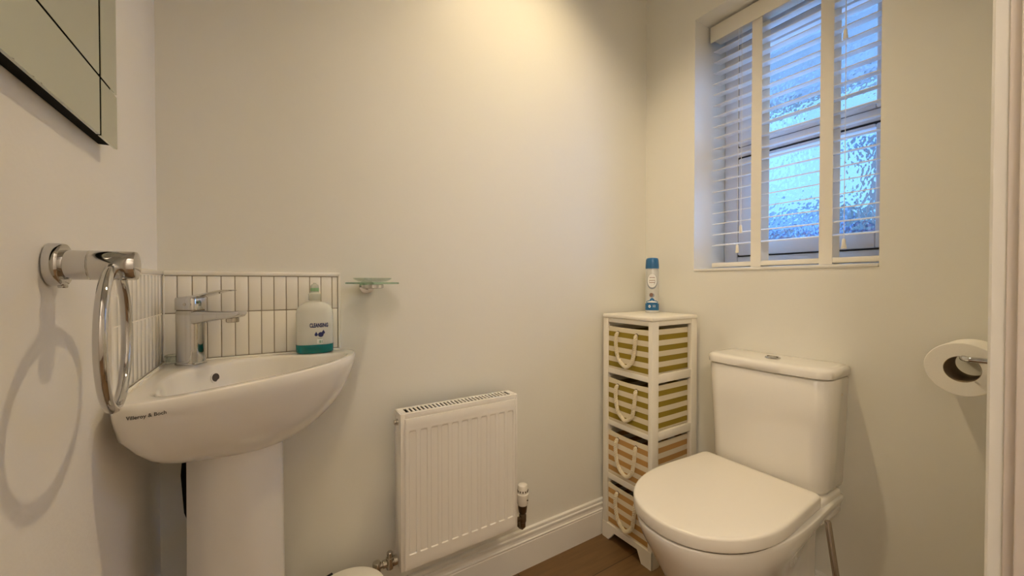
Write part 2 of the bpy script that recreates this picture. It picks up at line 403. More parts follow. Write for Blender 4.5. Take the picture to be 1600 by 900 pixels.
g.box(0.0127, 0.0105, -0.0105, -0.0085, 0.806, 0.99)
g.build('edge_trim', M['tiletrim'], sp)

# ================================================================== BASIN
RZ = 0.803
OUT = [(0.0125, -0.012), (0.09, -0.012), (0.20, -0.012), (0.30, -0.012), (0.35, -0.013), (0.374, -0.022), (0.385, -0.048), (0.380, -0.085),
       (0.360, -0.134), (0.318, -0.196), (0.255, -0.256), (0.201, -0.294), (0.147, -0.324), (0.101, -0.346), (0.063, -0.361),
       (0.034, -0.366), (0.015, -0.352), (0.0125, -0.31), (0.0125, -0.20), (0.0125, -0.09)]
INN = [(0.100, -0.088), (0.132, -0.056), (0.17, -0.044), (0.215, -0.044), (0.245, -0.052), (0.285, -0.066), (0.325, -0.070), (0.356, -0.082), (0.356, -0.112),
       (0.338, -0.146), (0.300, -0.192), (0.245, -0.240), (0.192, -0.274), (0.142, -0.300), (0.102, -0.320), (0.074, -0.326), (0.056, -0.312),
       (0.050, -0.27), (0.046, -0.22), (0.050, -0.165), (0.066, -0.122)]
NB = 160
def fan(P, n, c):
    """resample a closed outline by angle about c so that lofted rings line up"""
    d = spline([(x, y, 0) for x, y in P], 1200); res = []
    ang = sorted(((math.atan2(p.y - c[1], p.x - c[0]), p) for p in d), key=lambda t: t[0])
    j = 0
    for k in range(n):
        a = -PI + 2 * PI * (k + 0.5) / n
        while j < len(ang) - 1 and ang[j][0] < a: j += 1
        res.append((ang[j][1].x, ang[j][1].y))
    return res
BC = (0.18, -0.165)
oo = fan(OUT, NB, BC); ii = fan(INN, NB, BC)
def lerp(a, b, t): return [(p[0] * (1 - t) + q[0] * t, p[1] * (1 - t) + q[1] * t) for p, q in zip(a, b)]
def sc(P, s_, c): return [(c[0] + (x - c[0]) * s_, c[1] + (y - c[1]) * s_) for x, y in P]
def at(P, z): return [(x, y, z) for x, y in P]
PC = (0.165, -0.132)
def sm_(t): t = max(0, min(1, t)); return t * t * (3 - 2 * t)
def outer_at(s_, z):
    # walls keep the back edges close to the walls, the front draws in
    r = []
    for x, y in oo:
        w = 1 - (1 - s_)
        nx, ny = PC[0] + (x - PC[0]) * s_, PC[1] + (y - PC[1]) * s_
        kx = max(0, min(1, (0.06 - x) / 0.05)); ky = max(0, min(1, (0.06 + y) / 0.05))
        kk = 0.8 * sm_((s_ - 0.84) / 0.12); nx = nx * (1 - kk * kx) + x * kk * kx; ny = ny * (1 - kk * ky) + y * kk * ky
        r.append((nx, ny, z - 0.016 * sm_((nx - 0.10) / 0.10) * sm_((0.92 - s_) / 0.4)))
    return r
bs = thing('corner_basin', 'white ceramic corner basin on a pedestal under the tiled splashback', 'basin', (0.135, -0.14, 0.64))
g = G(); R = []
for s_, z in [(0.30, 0.651), (0.45, 0.661), (0.56, 0.671), (0.65, 0.680), (0.73, 0.690), (0.80, 0.702), (0.87, 0.721), (0.93, 0.745), (0.97, 0.767),
              (0.995, 0.782), (1.0, 0.790), (0.9985, 0.796), (0.992, 0.8005)]:
    R.append(outer_at(s_, z))
for t, z in [(0.10, 0.8028), (0.25, 0.803), (0.5, 0.803), (0.80, 0.803), (0.95, 0.8020)]:
    R.append(at(lerp(oo, ii, t), z))
BI = (0.195, -0.170)
for s_, z in [(0.998, 0.7995), (0.990, 0.795), (0.978, 0.785), (0.955, 0.765), (0.92, 0.745), (0.86, 0.725), (0.76, 0.710), (0.60, 0.703), (0.35, 0.698), (0.10, 0.696)]:
    R.append(at(sc(ii, s_, BI), z))
g.loft(R, cap0=True, cap1=True)
bo = g.build('basin_bowl', M['ceramic'], bs, angle=80)
bvh = BVHTree.FromPolygons([Vector(v) for v in g.v], g.f)
# overflow hole below the tap, facing the user
hit, nrm, _, _ = bvh.ray_cast(Vector((0.20, -0.17, 0.776)), Vector((-0.72, 0.62, 0)).normalized())
if hit:
    d = Vector((0.72, -0.62, 0.1)).normalized(); u = Vector((0, 0, 1)).cross(d).normalized(); w = d.cross(u)
    g = G(); c0 = hit + d * 0.0012
    g.loft([[tuple(c0 + (u * math.cos(a) + w * math.sin(a)) * r_ - d * h) for a in [2 * PI * k / 28 for k in range(28)]] for r_, h in ((0.0130, 0.0015), (0.0085, 0.0), (0.0110, 0.0))], cap0=False, cap1=False)
    g.build('overflow_rim', M['ceramic'], bs)
    g = G(); g.loft([[tuple(c0 + (u * math.cos(a) + w * math.sin(a)) * r_ - d * h) for a in [2 * PI * k / 28 for k in range(28)]] for r_, h in ((0.0110, 0.0), (0.0108, 0.0008))], cap0=False)
    g.build('overflow_hole_shade', M['holedark'], bs)  # flat dark disc painted as the shade of the hole
# waste
g = G(); g.lathe([(0.0, 0.0), (0.019, 0.0005), (0.021, 0.002), (0.019, 0.0035), (0.014, 0.0015), (0, 0.001)], (BI[0], BI[1], 0.6985), cap0=False, cap1=False); g.build('waste', M['chrome'], bs)
# maker's lettering on the front, wrapped on the ceramic
def on_basin(u_, v_, h):
    # text runs along the front curve, starting near the left wall
    t = max(0, min(1, (u_ + 0.028) / 0.056)); px = 0.029 + 0.050 * t; py = -0.375
    o_ = Vector((px, -0.60, 0.7850 + v_)); hh = bvh.ray_cast(o_, Vector((0, 1, 0)))
    p = hh[0] if hh[0] else Vector((px, py, o_.z))
    n_ = hh[1] if hh[0] else Vector((0, -1, 0))
    if n_.y > 0: n_ = -n_
    return tuple(p + n_ * (0.0003 + max(h, 0)))
text_geo('Villeroy & Boch', 0.0076, on_basin, depth=0.0002, bold=0.0001, sx=0.95).build('maker_lettering', M['logo'], bs, smooth=False)
# silicone joint along walls
g = G(); g.box(0.0112, 0.0160, -0.325, -0.0160, 0.8005, 0.8055, 0.0015); g.box(0.0112, 0.355, -0.0160, -0.0112, 0.8005, 0.8055, 0.0015); g.build('silicone_joint', M['tiletrim'], bs)
# pedestal
pd = thing('basin_pedestal', 'white ceramic pedestal standing under the corner basin', 'pedestal', (0.14, -0.145, 0))
def ucol(z, r_, th, arm):
    c = Vector((0.147, -0.150)); f_ = Vector((1, -1)).normalized(); s2 = Vector((1, 1)).normalized()
    out = []; N = 40
    outer = [c - f_ * arm - s2 * r_] + [c + f_ * r_ * math.sin(PI * k / N) - s2 * r_ * math.cos(PI * k / N) for k in range(N + 1)] + [c - f_ * arm + s2 * r_]
    ri = r_ - th
    inner = [c - f_ * arm + s2 * ri] + [c + f_ * ri * math.sin(PI * k / N) + s2 * ri * math.cos(PI * k / N) for k in range(N + 1)] + [c - f_ * arm - s2 * ri]
    return [(p.x, p.y, z) for p in outer + inner]
g = G(); g.loft([ucol(0.0, 0.088, 0.012, 0.035), ucol(0.02, 0.083, 0.012, 0.035), ucol(0.2, 0.080, 0.012, 0.033), ucol(0.45, 0.0785, 0.012, 0.03), ucol(0.657, 0.0775, 0.012, 0.03)])
g.build('pedestal_shell', M['pedestal'], pd, angle=50)
g = G(); g.tube([(0.13, -0.12, 0.648), (0.13, -0.12, 0.56)], 0.018, 20); g.lathe([(0.028, 0), (0.03, 0.01), (0.03, 0.09), (0.024, 0.10)], (0.13, -0.12, 0.455), n=24)
g.tube([(0.13, -0.12, 0.47), (0.11, -0.10, 0.45), (0.085, -0.06, 0.45), (0.085, -0.012, 0.45)], 0.016, 16)
trp = g.build('bottle_trap', M['plastic']); tag(trp, 'white plastic waste trap half hidden behind the basin pedestal', 'pipe')
g = G()
g.tube([(0.058, -0.075, 0.66), (0.052, -0.075, 0.58), (0.056, -0.070, 0.50), (0.075, -0.055, 0.42), (0.075, -0.05, 0.2), (0.075, -0.05, 0.0)], 0.006, 10)
hs = g.build('supply_hose', M['black']); tag(hs, 'dark flexible water hose hanging behind the basin pedestal', 'hose')

# ---- tap
TC = Vector((0.062, -0.054)); ta = math.radians(-37); TD = Vector((math.cos(ta), math.sin(ta))); TS = Vector((-TD.y, TD.x))
tp = thing('mixer_tap', 'chrome single-lever mixer tap on the corner of the basin', 'tap', (TC.x, TC.y, RZ))
def tpt(a, s_, z): return (TC.x + TD.x * a + TS.x * s_, TC.y + TD.y * a + TS.y * s_, z)
def rrect(a0, a1, hs_, r_, z, n=6, zf=None):
    P = []
    for (ca, cs, st) in ((a1 - r_, hs_ - r_, 0), (a0 + r_, hs_ - r_, 1), (a0 + r_, -hs_ + r_, 2), (a1 - r_, -hs_ + r_, 3)):
        for k in range(n + 1):
            t = PI / 2 * (st + k / n); P.append((ca + r_ * math.cos(t), cs + r_ * math.sin(t)))
    return [tpt(a, s_, z if zf is None else zf(a)) for a, s_ in P]
g = G(); g.loft([rrect(-0.0235, 0.0235, 0.0215, 0.012, RZ + 0.0004), rrect(-0.0235, 0.0235, 0.0215, 0.012, RZ + 0.003), rrect(-0.022, 0.022, 0.020, 0.012, RZ + 0.0045), rrect(-0.022, 0.022, 0.020, 0.012, RZ + 0.100), rrect(-0.0215, 0.0215, 0.0195, 0.012, RZ + 0.1125)])
g.build('tap_body', M['chrome'], tp)
# spout: shallow channel body, thickest at the root
g = G(); rg = []
for a, hw, zb, zt in [(0.010, 0.0175, 0.083, 0.1125), (0.030, 0.0175, 0.0865, 0.1125), (0.055, 0.017, 0.0915, 0.1120), (0.080, 0.0165, 0.095, 0.1115), (0.100, 0.016, 0.097, 0.1115), (0.112, 0.0135, 0.100, 0.1125), (0.1175, 0.010, 0.105, 0.1130)]:
    rr = 0.005 if zt - zb > 0.012 else (zt - zb) * 0.35
    P = []
    for (cs, cz, st) in ((hw - rr, zt - rr, 0), (-hw + rr, zt - rr, 1), (-hw + rr, zb + rr, 2), (hw - rr, zb + rr, 3)):
        for k in range(5):
            t = PI / 2 * (st + k / 4); P.append((cs + rr * math.cos(t), cz + rr * math.sin(t)))
    rg.append([tpt(a, s_, RZ + z) for s_, z in P])
g.loft(rg); g.build('spout', M['chrome'], tp)
g = G(); ac = tpt(0.094, 0, 0); g.lathe([(0.0105, 0.0885), (0.0115, 0.0895), (0.0115, 0.098)], (ac[0], ac[1], RZ), n=28); g.build('aerator', M['brushed'], tp)
g = G(); g.loft([rrect(-0.021, 0.021, 0.019, 0.012, RZ + 0.1125), rrect(-0.021, 0.021, 0.019, 0.012, RZ + 0.1145)]); g.build('gap_ring', M['darkmetal'], tp)
g = G(); g.loft([rrect(-0.0225, 0.0225, 0.0205, 0.011, RZ + 0.1145), rrect(-0.0225, 0.0225, 0.0205, 0.011, RZ + 0.136), rrect(-0.0215, 0.0215, 0.0195, 0.011, RZ + 0.1395)]); lv = g.build('lever_hub', M['chrome'], tp)
g = G(); rg = []
for a, hw, zb, zt in [(-0.015, 0.019, 0.135, 0.1400), (0.010, 0.0185, 0.137, 0.1430), (0.035, 0.017, 0.1425, 0.1475), (0.060, 0.0155, 0.1485, 0.1525), (0.080, 0.014, 0.153, 0.1560), (0.094, 0.011, 0.1535, 0.1560), (0.098, 0.006, 0.1538, 0.1555)]:
    rg.append([tpt(a, hw, RZ + zb + 0.001), tpt(a, hw, RZ + zt - 0.0005), tpt(a, hw * 0.85, RZ + zt), tpt(a, -hw * 0.85, RZ + zt), tpt(a, -hw, RZ + zt - 0.0005), tpt(a, -hw, RZ + zb + 0.001), tpt(a, -hw * 0.8, RZ + zb), tpt(a, hw * 0.8, RZ + zb)])
g.loft(rg); g.build('lever', M['chrome'], tp)
g = G(); p = tpt(0.006, -0.0205, RZ + 0.126)
nrm2 = Vector((-TS.x, -TS.y, 0)); u = Vector((TD.x, TD.y, 0)); w = Vector((0, 0, 1))
def disc(g, c, n_, u, w, prof, k=20):
    c = Vector(c); g.loft([[tuple(c + (u * math.cos(a) + w * math.sin(a)) * r_ + n_ * h) for a in [2 * PI * j / k for j in range(k)]] for r_, h in prof]); return g
disc(g, p, nrm2, u, w, [(0.0032, -0.001), (0.0032, 0.0006), (0.0025, 0.0009), (0.0008, 0.0009)]); g.build('index_dot', M['brushed'], tp)
# small clear dish in the corner behind the tap
g = G(); g.lathe([(0.0125, 0), (0.0165, 0.001), (0.0190, 0.014), (0.0180, 0.0155), (0.0165, 0.014), (0.0145, 0.003), (0.0, 0.0025)], (0.0345, -0.0345 + 0.0, 0.8065), n=32, cap1=False)
cd = g.build('clear_dish', M['glass']); tag(cd, 'tiny clear dish in the tiled corner left of the tap', 'dish')
cd.location = (-0.0, 0.0, 0)

# ---- soap bottle
BX, BY = 0.296, -0.040
sb = thing('soap_bottle', 'clear hand wash bottle with teal liquid on the basin rim', 'bottle', (BX, BY, RZ))
ba = math.radians(-8)
def bpt(x, y, z): return (BX + x * math.cos(ba) - y * math.sin(ba), BY + x * math.sin(ba) + y * math.cos(ba), RZ + z)
def oval(a, b_, z, n=48, e=2.6):
    P = []
    for k in range(n):
        t = 2 * PI * k / n; c, s_ = math.cos(t), math.sin(t)
        P.append(bpt(a * math.copysign(abs(c) ** (2 / e), c), b_ * math.copysign(abs(s_) ** (2 / e), s_), z))
    return P
BP = [(0.036, 0.0205, 0.0005), (0.040, 0.0235, 0.004), (0.0405, 0.024, 0.05), (0.0405, 0.024, 0.095), (0.039, 0.0235, 0.106), (0.034, 0.021, 0.115), (0.024, 0.016, 0.1215), (0.0125, 0.0125, 0.125), (0.0115, 0.0115, 0.128), (0.0115, 0.0115, 0.138)]
g = G(); g.loft([oval(a, b_, z, e=2.6 if z < 0.12 else 2) for a, b_, z in BP]); g.build('bottle_body', M['bottle'], sb, angle=60)
g = G(); g.loft([oval(0.0366, 0.0211, 0.0006), oval(0.0406, 0.0241, 0.004), oval(0.0411, 0.0246, 0.021), oval(0.0411, 0.0246, 0.0218)]); g.build('liquid', M['liquid'], sb, angle=60)
g = G(); c = bpt(0, 0, 0)
g.lathe([(0.0135, 0.128), (0.0140, 0.130), (0.0138, 0.143), (0.0115, 0.146), (0.0092, 0.147), (0.0092, 0.161), (0.0080, 0.1655), (0.0035, 0.168), (0.003, 0.170)], (c[0], c[1], RZ), n=32); cp = g.build('bottle_cap', M['clearcap'], sb)
g = G(); g.lathe([(0.0095, 0.150), (0.0096, 0.1505), (0.0096, 0.1575), (0.0095, 0.158)], (c[0], c[1], RZ), n=32, cap0=False, cap1=False); g.build('cap_band', M['capgreen'], sb)
def on_bottle(u_, v_, h, x0=0.010, z0=0.068):
    x = x0 + u_; a, b_ = 0.0405, 0.0242; e = 2.6
    y = -b_ * (max(0, 1 - abs(x / a) ** e)) ** (1 / e)
    return bpt(x, y - 0.0004 - max(h, 0), z0 + v_)
g = text_geo('CLEANSING', 0.0135, on_bottle, depth=0.0002, bold=0.0005, sx=0.55)
def blob(g, fn, x0, z0, pts):
    g.add([fn(u_, v_, 0.0002, x0, z0) for u_, v_ in pts], [tuple(range(len(pts)))])
circ = lambda r_, cx=0, cz=0, k=16, sx_=1: [(cx + sx_ * r_ * math.cos(2 * PI * j / k), cz + r_ * math.sin(2 * PI * j / k)) for j in range(k)]
drop = lambda r_, cx, cz: [(cx, cz + r_ * 2.0)] + [(cx + r_ * math.cos(a), cz + r_ * math.sin(a)) for a in [math.radians(40 - 26 * j) for j in range(11)]]
blob(g, on_bottle, 0.010, 0.046, circ(0.0060, 0.004, 0)); blob(g, on_bottle, 0.010, 0.046, drop(0.0036, -0.0060, 0)); blob(g, on_bottle, 0.010, 0.046, drop(0.0034, 0.0095, 0.0045))
g.build('lettering', M['navy'], sb, smooth=False)
g = G(); blob(g, on_bottle, 0.012, 0.030, [(-0.006, -0.006), (0.006, -0.006), (0.006, 0.005), (-0.006, 0.005)]); g.build('label_patch', M['white'], sb, smooth=False)
g = G()
def onb2(u_, v_, h, x0, z0): return on_bottle(u_, v_, h + 0.0003, x0, z0)
for k, w_ in enumerate((0.0008, 0.0016, 0.0006, 0.0012)):
    blob(g, onb2, 0.0105 + k * 0.0020, 0.0295, [(-w_ / 2, -0.004), (w_ / 2, -0.004), (w_ / 2, 0.003), (-w_ / 2, 0.003)])
blob(g, onb2, 0.012, 0.0365, [(-0.004, -0.0004), (0.004, -0.0004), (0.004, 0.0004), (-0.004, 0.0004)])
g.build('label_bars', M['printgreen'], sb, smooth=False)

# ---- soap dish on the back wall
sd = thing('soap_dish_shelf', 'small clear glass soap dish shelf fixed to the wall right of the tiles', 'soap dish', (0.425, -0.075, 0.96))
g = G(); g.lathe([(0.063, 0), (0.0645, 0.0008), (0.0645, 0.0034), (0.063, 0.0042)], (0.425, -0.0755, 0.9705), n=56); g.build('glass_plate', M['greenglass'], sd)
g = G(); g.lathe([(0.020, 0), (0.032, 0.0015), (0.044, 0.007), (0.0475, 0.0105), (0.046, 0.0105), (0.0425, 0.008), (0.031, 0.0035), (0.0, 0.003)], (0.425, -0.0755, 0.9750), n=48, cap1=False); g.build('dish', M['glass'], sd)
g = G(); g.lathe([(0.024, 0), (0.0268, 0.002), (0.0268, 0.009), (0.0255, 0.0105)], (0.425, -0.0755, 0.9590), n=40); g.build('support_ring', M['chrome'], sd)
g = G(); g.lathe([(0.0095, -0.050), (0.0095, -0.006), (0.019, -0.005), (0.019, -0.0005)], (0.425, 0, 0.9640), axis='y', n=28); g.build('wall_mount', M['chrome'], sd)

# ================================================================== MIRROR
mr = thing('wall_mirror', 'frameless wall mirror with etched border lines on the left wall', 'mirror', (0.01, -0.66, 1.165))
my0, my1, mz0, mz1 = -0.985, -0.321, 1.1655, 2.02
G().box(0.001, 0.0135, my0 + 0.006, my1 - 0.010, mz0 + 0.002, mz1 - 0.006).build('backing_board', M['black'], mr, smooth=False)
gv, gz, q, qv = 0.064, 0.076, 0.0016, 0.0032
ys = [my0, my0 + gv, my1 - gv, my1]; zs = [mz0, mz0 + gz, mz1 - gz, mz1]
for i in range(3):
    for j in range(3):
        G().box(0.0137, 0.018, ys[i] + (qv if i else 0), ys[i + 1] - (qv if i < 2 else 0), zs[j] + (q if j else 0), zs[j + 1] - (q if j < 2 else 0), 0.0006, 1).build('mirror_pane', M['mirror'], mr)

# ================================================================== TOWEL RING
tr = thing('towel_ring', 'chrome towel ring hanging from a round wall bracket on the left wall', 'towel ring', (0.0, -0.476, 0.993))
ty, tz = -0.476, 0.993
G().lathe([(0.0215, 0.0005), (0.0235, 0.0015), (0.0235, 0.0105), (0.0225, 0.0125), (0.018, 0.013)], (0, ty, tz), axis='x', n=56).build('wall_rosette', M['chrome'], tr)
g = G(); g.lathe([(0.0165, 0.0125), (0.0165, 0.0315), (0.0160, 0.0320), (0.0160, 0.0326), (0.0168, 0.0332), (0.0168, 0.068), (0.0160, 0.0705), (0.0135, 0.0712)], (0, ty, tz), axis='x', n=56); g.build('bracket_arm', M['chrome'], tr)
g = G(); g.lathe([(0.0035, -0.0030), (0.004, -0.002), (0.004, 0.0)], (0.0100, ty, tz - 0.0225), n=16); g.build('set_screw', M['chrome'], tr)
g = G(); rc = Vector((0.0512, ty - 0.001, tz - 0.0830)); ru = Vector((-0.108, 1, 0)).normalized(); g.torus(rc, 0.0805, 0.0056, ru, (0.0, 0, 1), 96, 16); g.build('ring', M['chrome'], tr)

# ================================================================== RADIATOR
rd = thing('radiator', 'small white panel radiator with vented top on the back wall', 'radiator', (0.667, -0.05, 0.215))
rx0, rx1, ry0, ry1, rz0, rz1 = 0.487, 0.846, -0.1005, -0.046, 0.218, 0.632
# fluted front panel
fx0, fx1, fz0_, fz1_ = 0.4975, 0.8385, 0.2215, 0.6185
NX, NZ = 330, 90; pv = []; pf = []
fc = [0.5175 + k * 0.03005 for k in range(11)]
def sm(t): t = max(0, min(1, t)); return t * t * (3 - 2 * t)
zl = sorted(set([fz0_ + (fz1_ - fz0_) * j / 40 for j in range(41)] + [0.2590 + 0.0004 * k for k in range(22)] + [0.572 + 0.0008 * k for k in range(26)]))
NZ = len(zl) - 1
for j, z in enumerate(zl):
    for i in range(NX + 1):
        x = fx0 + (fx1 - fx0) * i / NX
        dd = min(abs(x - c_) for c_ in fc)
        fx = 1 - sm((dd - 0.0065) / 0.0045)
        fzv = sm((z - 0.260) / 0.0045) * sm((0.589 - z) / 0.012)
        ed = min(x - fx0, fx1 - x, z - fz0_, fz1_ - z)
        y = ry0 - 0.0065 + 0.0062 * fx * fzv + (0.002 * (1 - sm(ed / 0.003)))
        pv.append((x, y, z))
for j in range(NZ):
    for i in range(NX):
        a = j * (NX + 1) + i; pf.append((a, a + 1, a + NX + 2, a + NX + 1))
g = G(); g.add(pv, pf)
g.box(fx0 + 0.0005, fx1 - 0.0005, ry0 - 0.0035, ry0 + 0.008, fz0_ + 0.0005, fz1_ - 0.0005)
g.build('front_panel', M['radiator'], rd, angle=60)
for xa, xb, f0, f1 in ((rx0, rx0 + 0.0035, rx0, fx0 + 0.001), (rx1 - 0.0035, rx1, fx1 + 0.0015, rx1)):
    g = G(); g.box(xa, xb, ry0, ry1, rz0 + 0.002, rz1, 0.001); g.box(f0, f1, ry0 - 0.0015, ry0 + 0.002, rz0 + 0.002, rz1, 0.0006); g.build('side_panel', M['radiator'], rd)
# top grille with open slots
g = G(); gy0, gy1 = ry0 - 0.001, ry1
g.box(rx0 + 0.0035, rx1 - 0.0035, gy0, gy0 + 0.0125, rz1 - 0.003, rz1, 0.0008); g.box(rx0 + 0.0035, rx1 - 0.0035, gy1 - 0.010, gy1, rz1 - 0.003, rz1, 0.0008)
g.box(rx0 + 0.0035, rx1 - 0.0035, gy0, gy0 + 0.002, rz1 - 0.014, rz1 - 0.002, 0.0006)
g.box(rx0 + 0.0035, rx0 + 0.018, gy0 + 0.0125, gy1 - 0.010, rz1 - 0.003, rz1); g.box(rx1 - 0.018, rx1 - 0.0035, gy0 + 0.0125, gy1 - 0.010, rz1 - 0.003, rz1)
ns = 29; sx0, sx1 = rx0 + 0.018, rx1 - 0.018; pt = (sx1 - sx0) / ns
for k in range(ns - 1):
    cxx = sx0 + pt * (k + 1); g.box(cxx - 0.0026, cxx + 0.0026, gy0 + 0.0125, gy1 - 0.010, rz1 - 0.003, rz1)
g.build('top_grille', M['radiator'], rd)
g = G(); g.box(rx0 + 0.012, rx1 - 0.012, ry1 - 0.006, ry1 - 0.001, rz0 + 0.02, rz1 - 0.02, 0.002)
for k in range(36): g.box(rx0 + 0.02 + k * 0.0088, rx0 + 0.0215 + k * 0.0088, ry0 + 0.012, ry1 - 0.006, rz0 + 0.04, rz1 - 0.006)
g.box(rx0 + 0.004, rx1 - 0.004, ry1 - 0.004, ry1 - 0.001, rz0 + 0.03, rz1 - 0.0035); g.box(rx0 + 0.004, rx1 - 0.004, ry0 + 0.009, ry0 + 0.010, rz0 + 0.03, rz1 - 0.0035)  # dark sheets added inside, standing in for shade behind the slots
g.build('fins_and_shade_sheets', M['finmat'], rd, smooth=False)
for xa in (rx0 + 0.06, rx1 - 0.085): G().box(xa, xa + 0.025, ry1 - 0.002, -0.0005, 0.30, 0.56, 0.002).build('wall_bracket', M['radiator'], rd)
g = G(); g.lathe([(0.0085, 0.0), (0.0085, -0.0045), (0.0060, -0.005), (0.006, -0.009), (0.003, -0.0095)], (rx0, -0.074, 0.606), axis='x', n=12); g.build('bleed_valve', M['brushed'], rd)
# lockshield valve, lower left
vy = -0.074
g = G()
g.lathe([(0.008, -0.002), (0.0125, -0.003), (0.0125, -0.013), (0.009, -0.0135), (0.009, -0.018)], (rx0, vy, 0.240), axis='x', n=18)
g.lathe([(0.009, -0.016), (0.010, -0.010), (0.010, 0.012), (0.0075, 0.014), (0.0075, 0.026), (0.006, 0.028)], (rx0 - 0.0215, vy, 0.240), n=20)
g.lathe([(0.0075, -0.028), (0.010, -0.031), (0.010, -0.040), (0.0075, -0.041), (0.0075, -0.048)], (rx0, vy, 0.240), axis='x', n=18)
g.lathe([(0.009, -0.022), (0.0105, -0.016), (0.0105, 0.010), (0.0090, 0.0125)], (rx0 - 0.055, vy, 0.240), n=20)
g.tube([(rx0 - 0.055, vy, 0.222), (rx0 - 0.055, vy, 0.0)], 0.0075, 16)
g.build('lockshield_valve', M['brushed'], rd)
# thermostatic valve, lower right
hx = rx1 + 0.038
g = G()
g.lathe([(0.008, 0.002), (0.012, 0.003), (0.012, 0.012), (0.008, 0.013), (0.008, 0.030)], (rx1 - 0.0005, vy, 0.222), axis='x', n=18)
g.lathe([(0.008, -0.03), (0.0095, -0.028), (0.0095, -0.012), (0.0115, -0.010), (0.0115, 0.010), (0.009, 0.014), (0.0125, 0.020), (0.0145, 0.036), (0.0145, 0.044)], (hx, vy, 0.222), n=22)
g.tube([(hx, vy, 0.198), (hx, vy + 0.004, 0.190), (hx, vy + 0.012, 0.188), (hx, -0.0005, 0.188)], 0.0075, 16)
g.build('valve_body', M['darkmetal'], rd)
g = G(); g.lathe([(0.0145, 0.0), (0.0165, 0.003), (0.0185, 0.030), (0.0190, 0.034), (0.0190, 0.037), (0.0165, 0.0385), (0.0160, 0.058), (0.0145, 0.064), (0.0105, 0.067), (0.0, 0.068)], (hx, vy, 0.265), n=36, cap1=False)
th = g.build('thermostat_head', M['plastic'], rd)
g = G()
for k in range(12):
    a = 2 * PI * k / 12; cx_, cy_ = hx + 0.0161 * math.cos(a), vy + 0.0161 * math.sin(a)
    G().box(cx_ - 0.0016, cx_ + 0.0016, cy_ - 0.0016, cy_ + 0.0016, 0.3085, 0.3145, 0.0005).build('grip_notch', M['darkmetal'], th)
G().box(hx + 0.004, hx + 0.009, vy - 0.0186, vy - 0.0160, 0.283, 0.286).build('indicator_mark', M['darkmetal'], th)

# ================================================================== STORAGE UNIT
ux0, ux1, uy0, uy1 = 1.289, 1.541, -0.2490, -0.0230
un = thing('storage_unit', 'slim white wooden storage tower with four fabric drawers in the corner', 'storage unit', (1.415, -0.136, 0))
g = G(); g.box(ux0 - 0.003, ux1 + 0.0, uy0 - 0.003, uy1 + 0.001, 0.842, 0.857, 0.005, 3); g.build('top_board', M['unit'], un)
PY = 0.0165; PX = 0.034
for (a0, a1, b0, b1) in ((ux0, ux0 + PX, uy0, uy0 + PY), (ux0, ux0 + PX, uy1 - 0.024, uy1), (ux1 - PX, ux1, uy0, uy0 + PY), (ux1 - PX, ux1, uy1 - 0.024, uy1)):
    G().box(a0, a1, b0, b1, 0.0, 0.842, 0.0012).build('post', M['unit'], un)
RAILS = [(0.826, 0.842), (0.634, 0.653), (0.437, 0.455), (0.232, 0.253)]
for z0, z1 in RAILS:
    g = G(); g.box(ux0 + 0.002, ux0 + 0.014, uy0 + PY, uy1 - 0.024, z0, z1, 0.001); g.build('front_rail', M['unit'], un)
    g = G(); g.box(ux0 + PX, ux1 - PX, uy0 + 0.0015, uy0 + 0.0125, z0 - (0.004 if z0 < 0.8 else 0), z1 + (0.006 if z0 < 0.8 else 0), 0.001); g.build('side_rail', M['unit'], un)
for z in (0.6445, 0.4465, 0.2435, 0.054):
    G().box(ux0 + 0.014, ux1 - 0.002, uy0 + 0.0125, uy1 - 0.002, z - 0.0025, z + 0.0025).build('shelf_board', M['unit'], un, smooth=False)
# aprons with angled feet
a0, a1 = uy1 - 0.0005, uy0 + 0.0005
def apron(u0, u1): return [(u0, 0.0), (u0 - math.copysign(0.032, u0 - u1), 0.0), (u0 - math.copysign(0.060, u0 - u1), 0.036), (u1 + math.copysign(0.060, u0 - u1), 0.040), (u1 + math.copysign(0.042, u0 - u1), 0.0), (u1, 0.0), (u1, 0.060), (u0, 0.060)]
g = G(); g.prism(apron(uy1, uy0), 'x', ux0 - 0.0015, ux0 + 0.011); g.build('front_apron', M['unit'], un, smooth=False)
g = G(); g.prism(apron(ux0 + 0.004, ux1), 'y', uy0 - 0.0012, uy0 + 0.011); g.build('side_apron', M['unit'], un, smooth=False)
G().box(ux1 - 0.006, ux1 - 0.002, uy0 + PY, uy1 - 0.024, 0.06, 0.826).build('back_board', M['unit'], un, smooth=False)
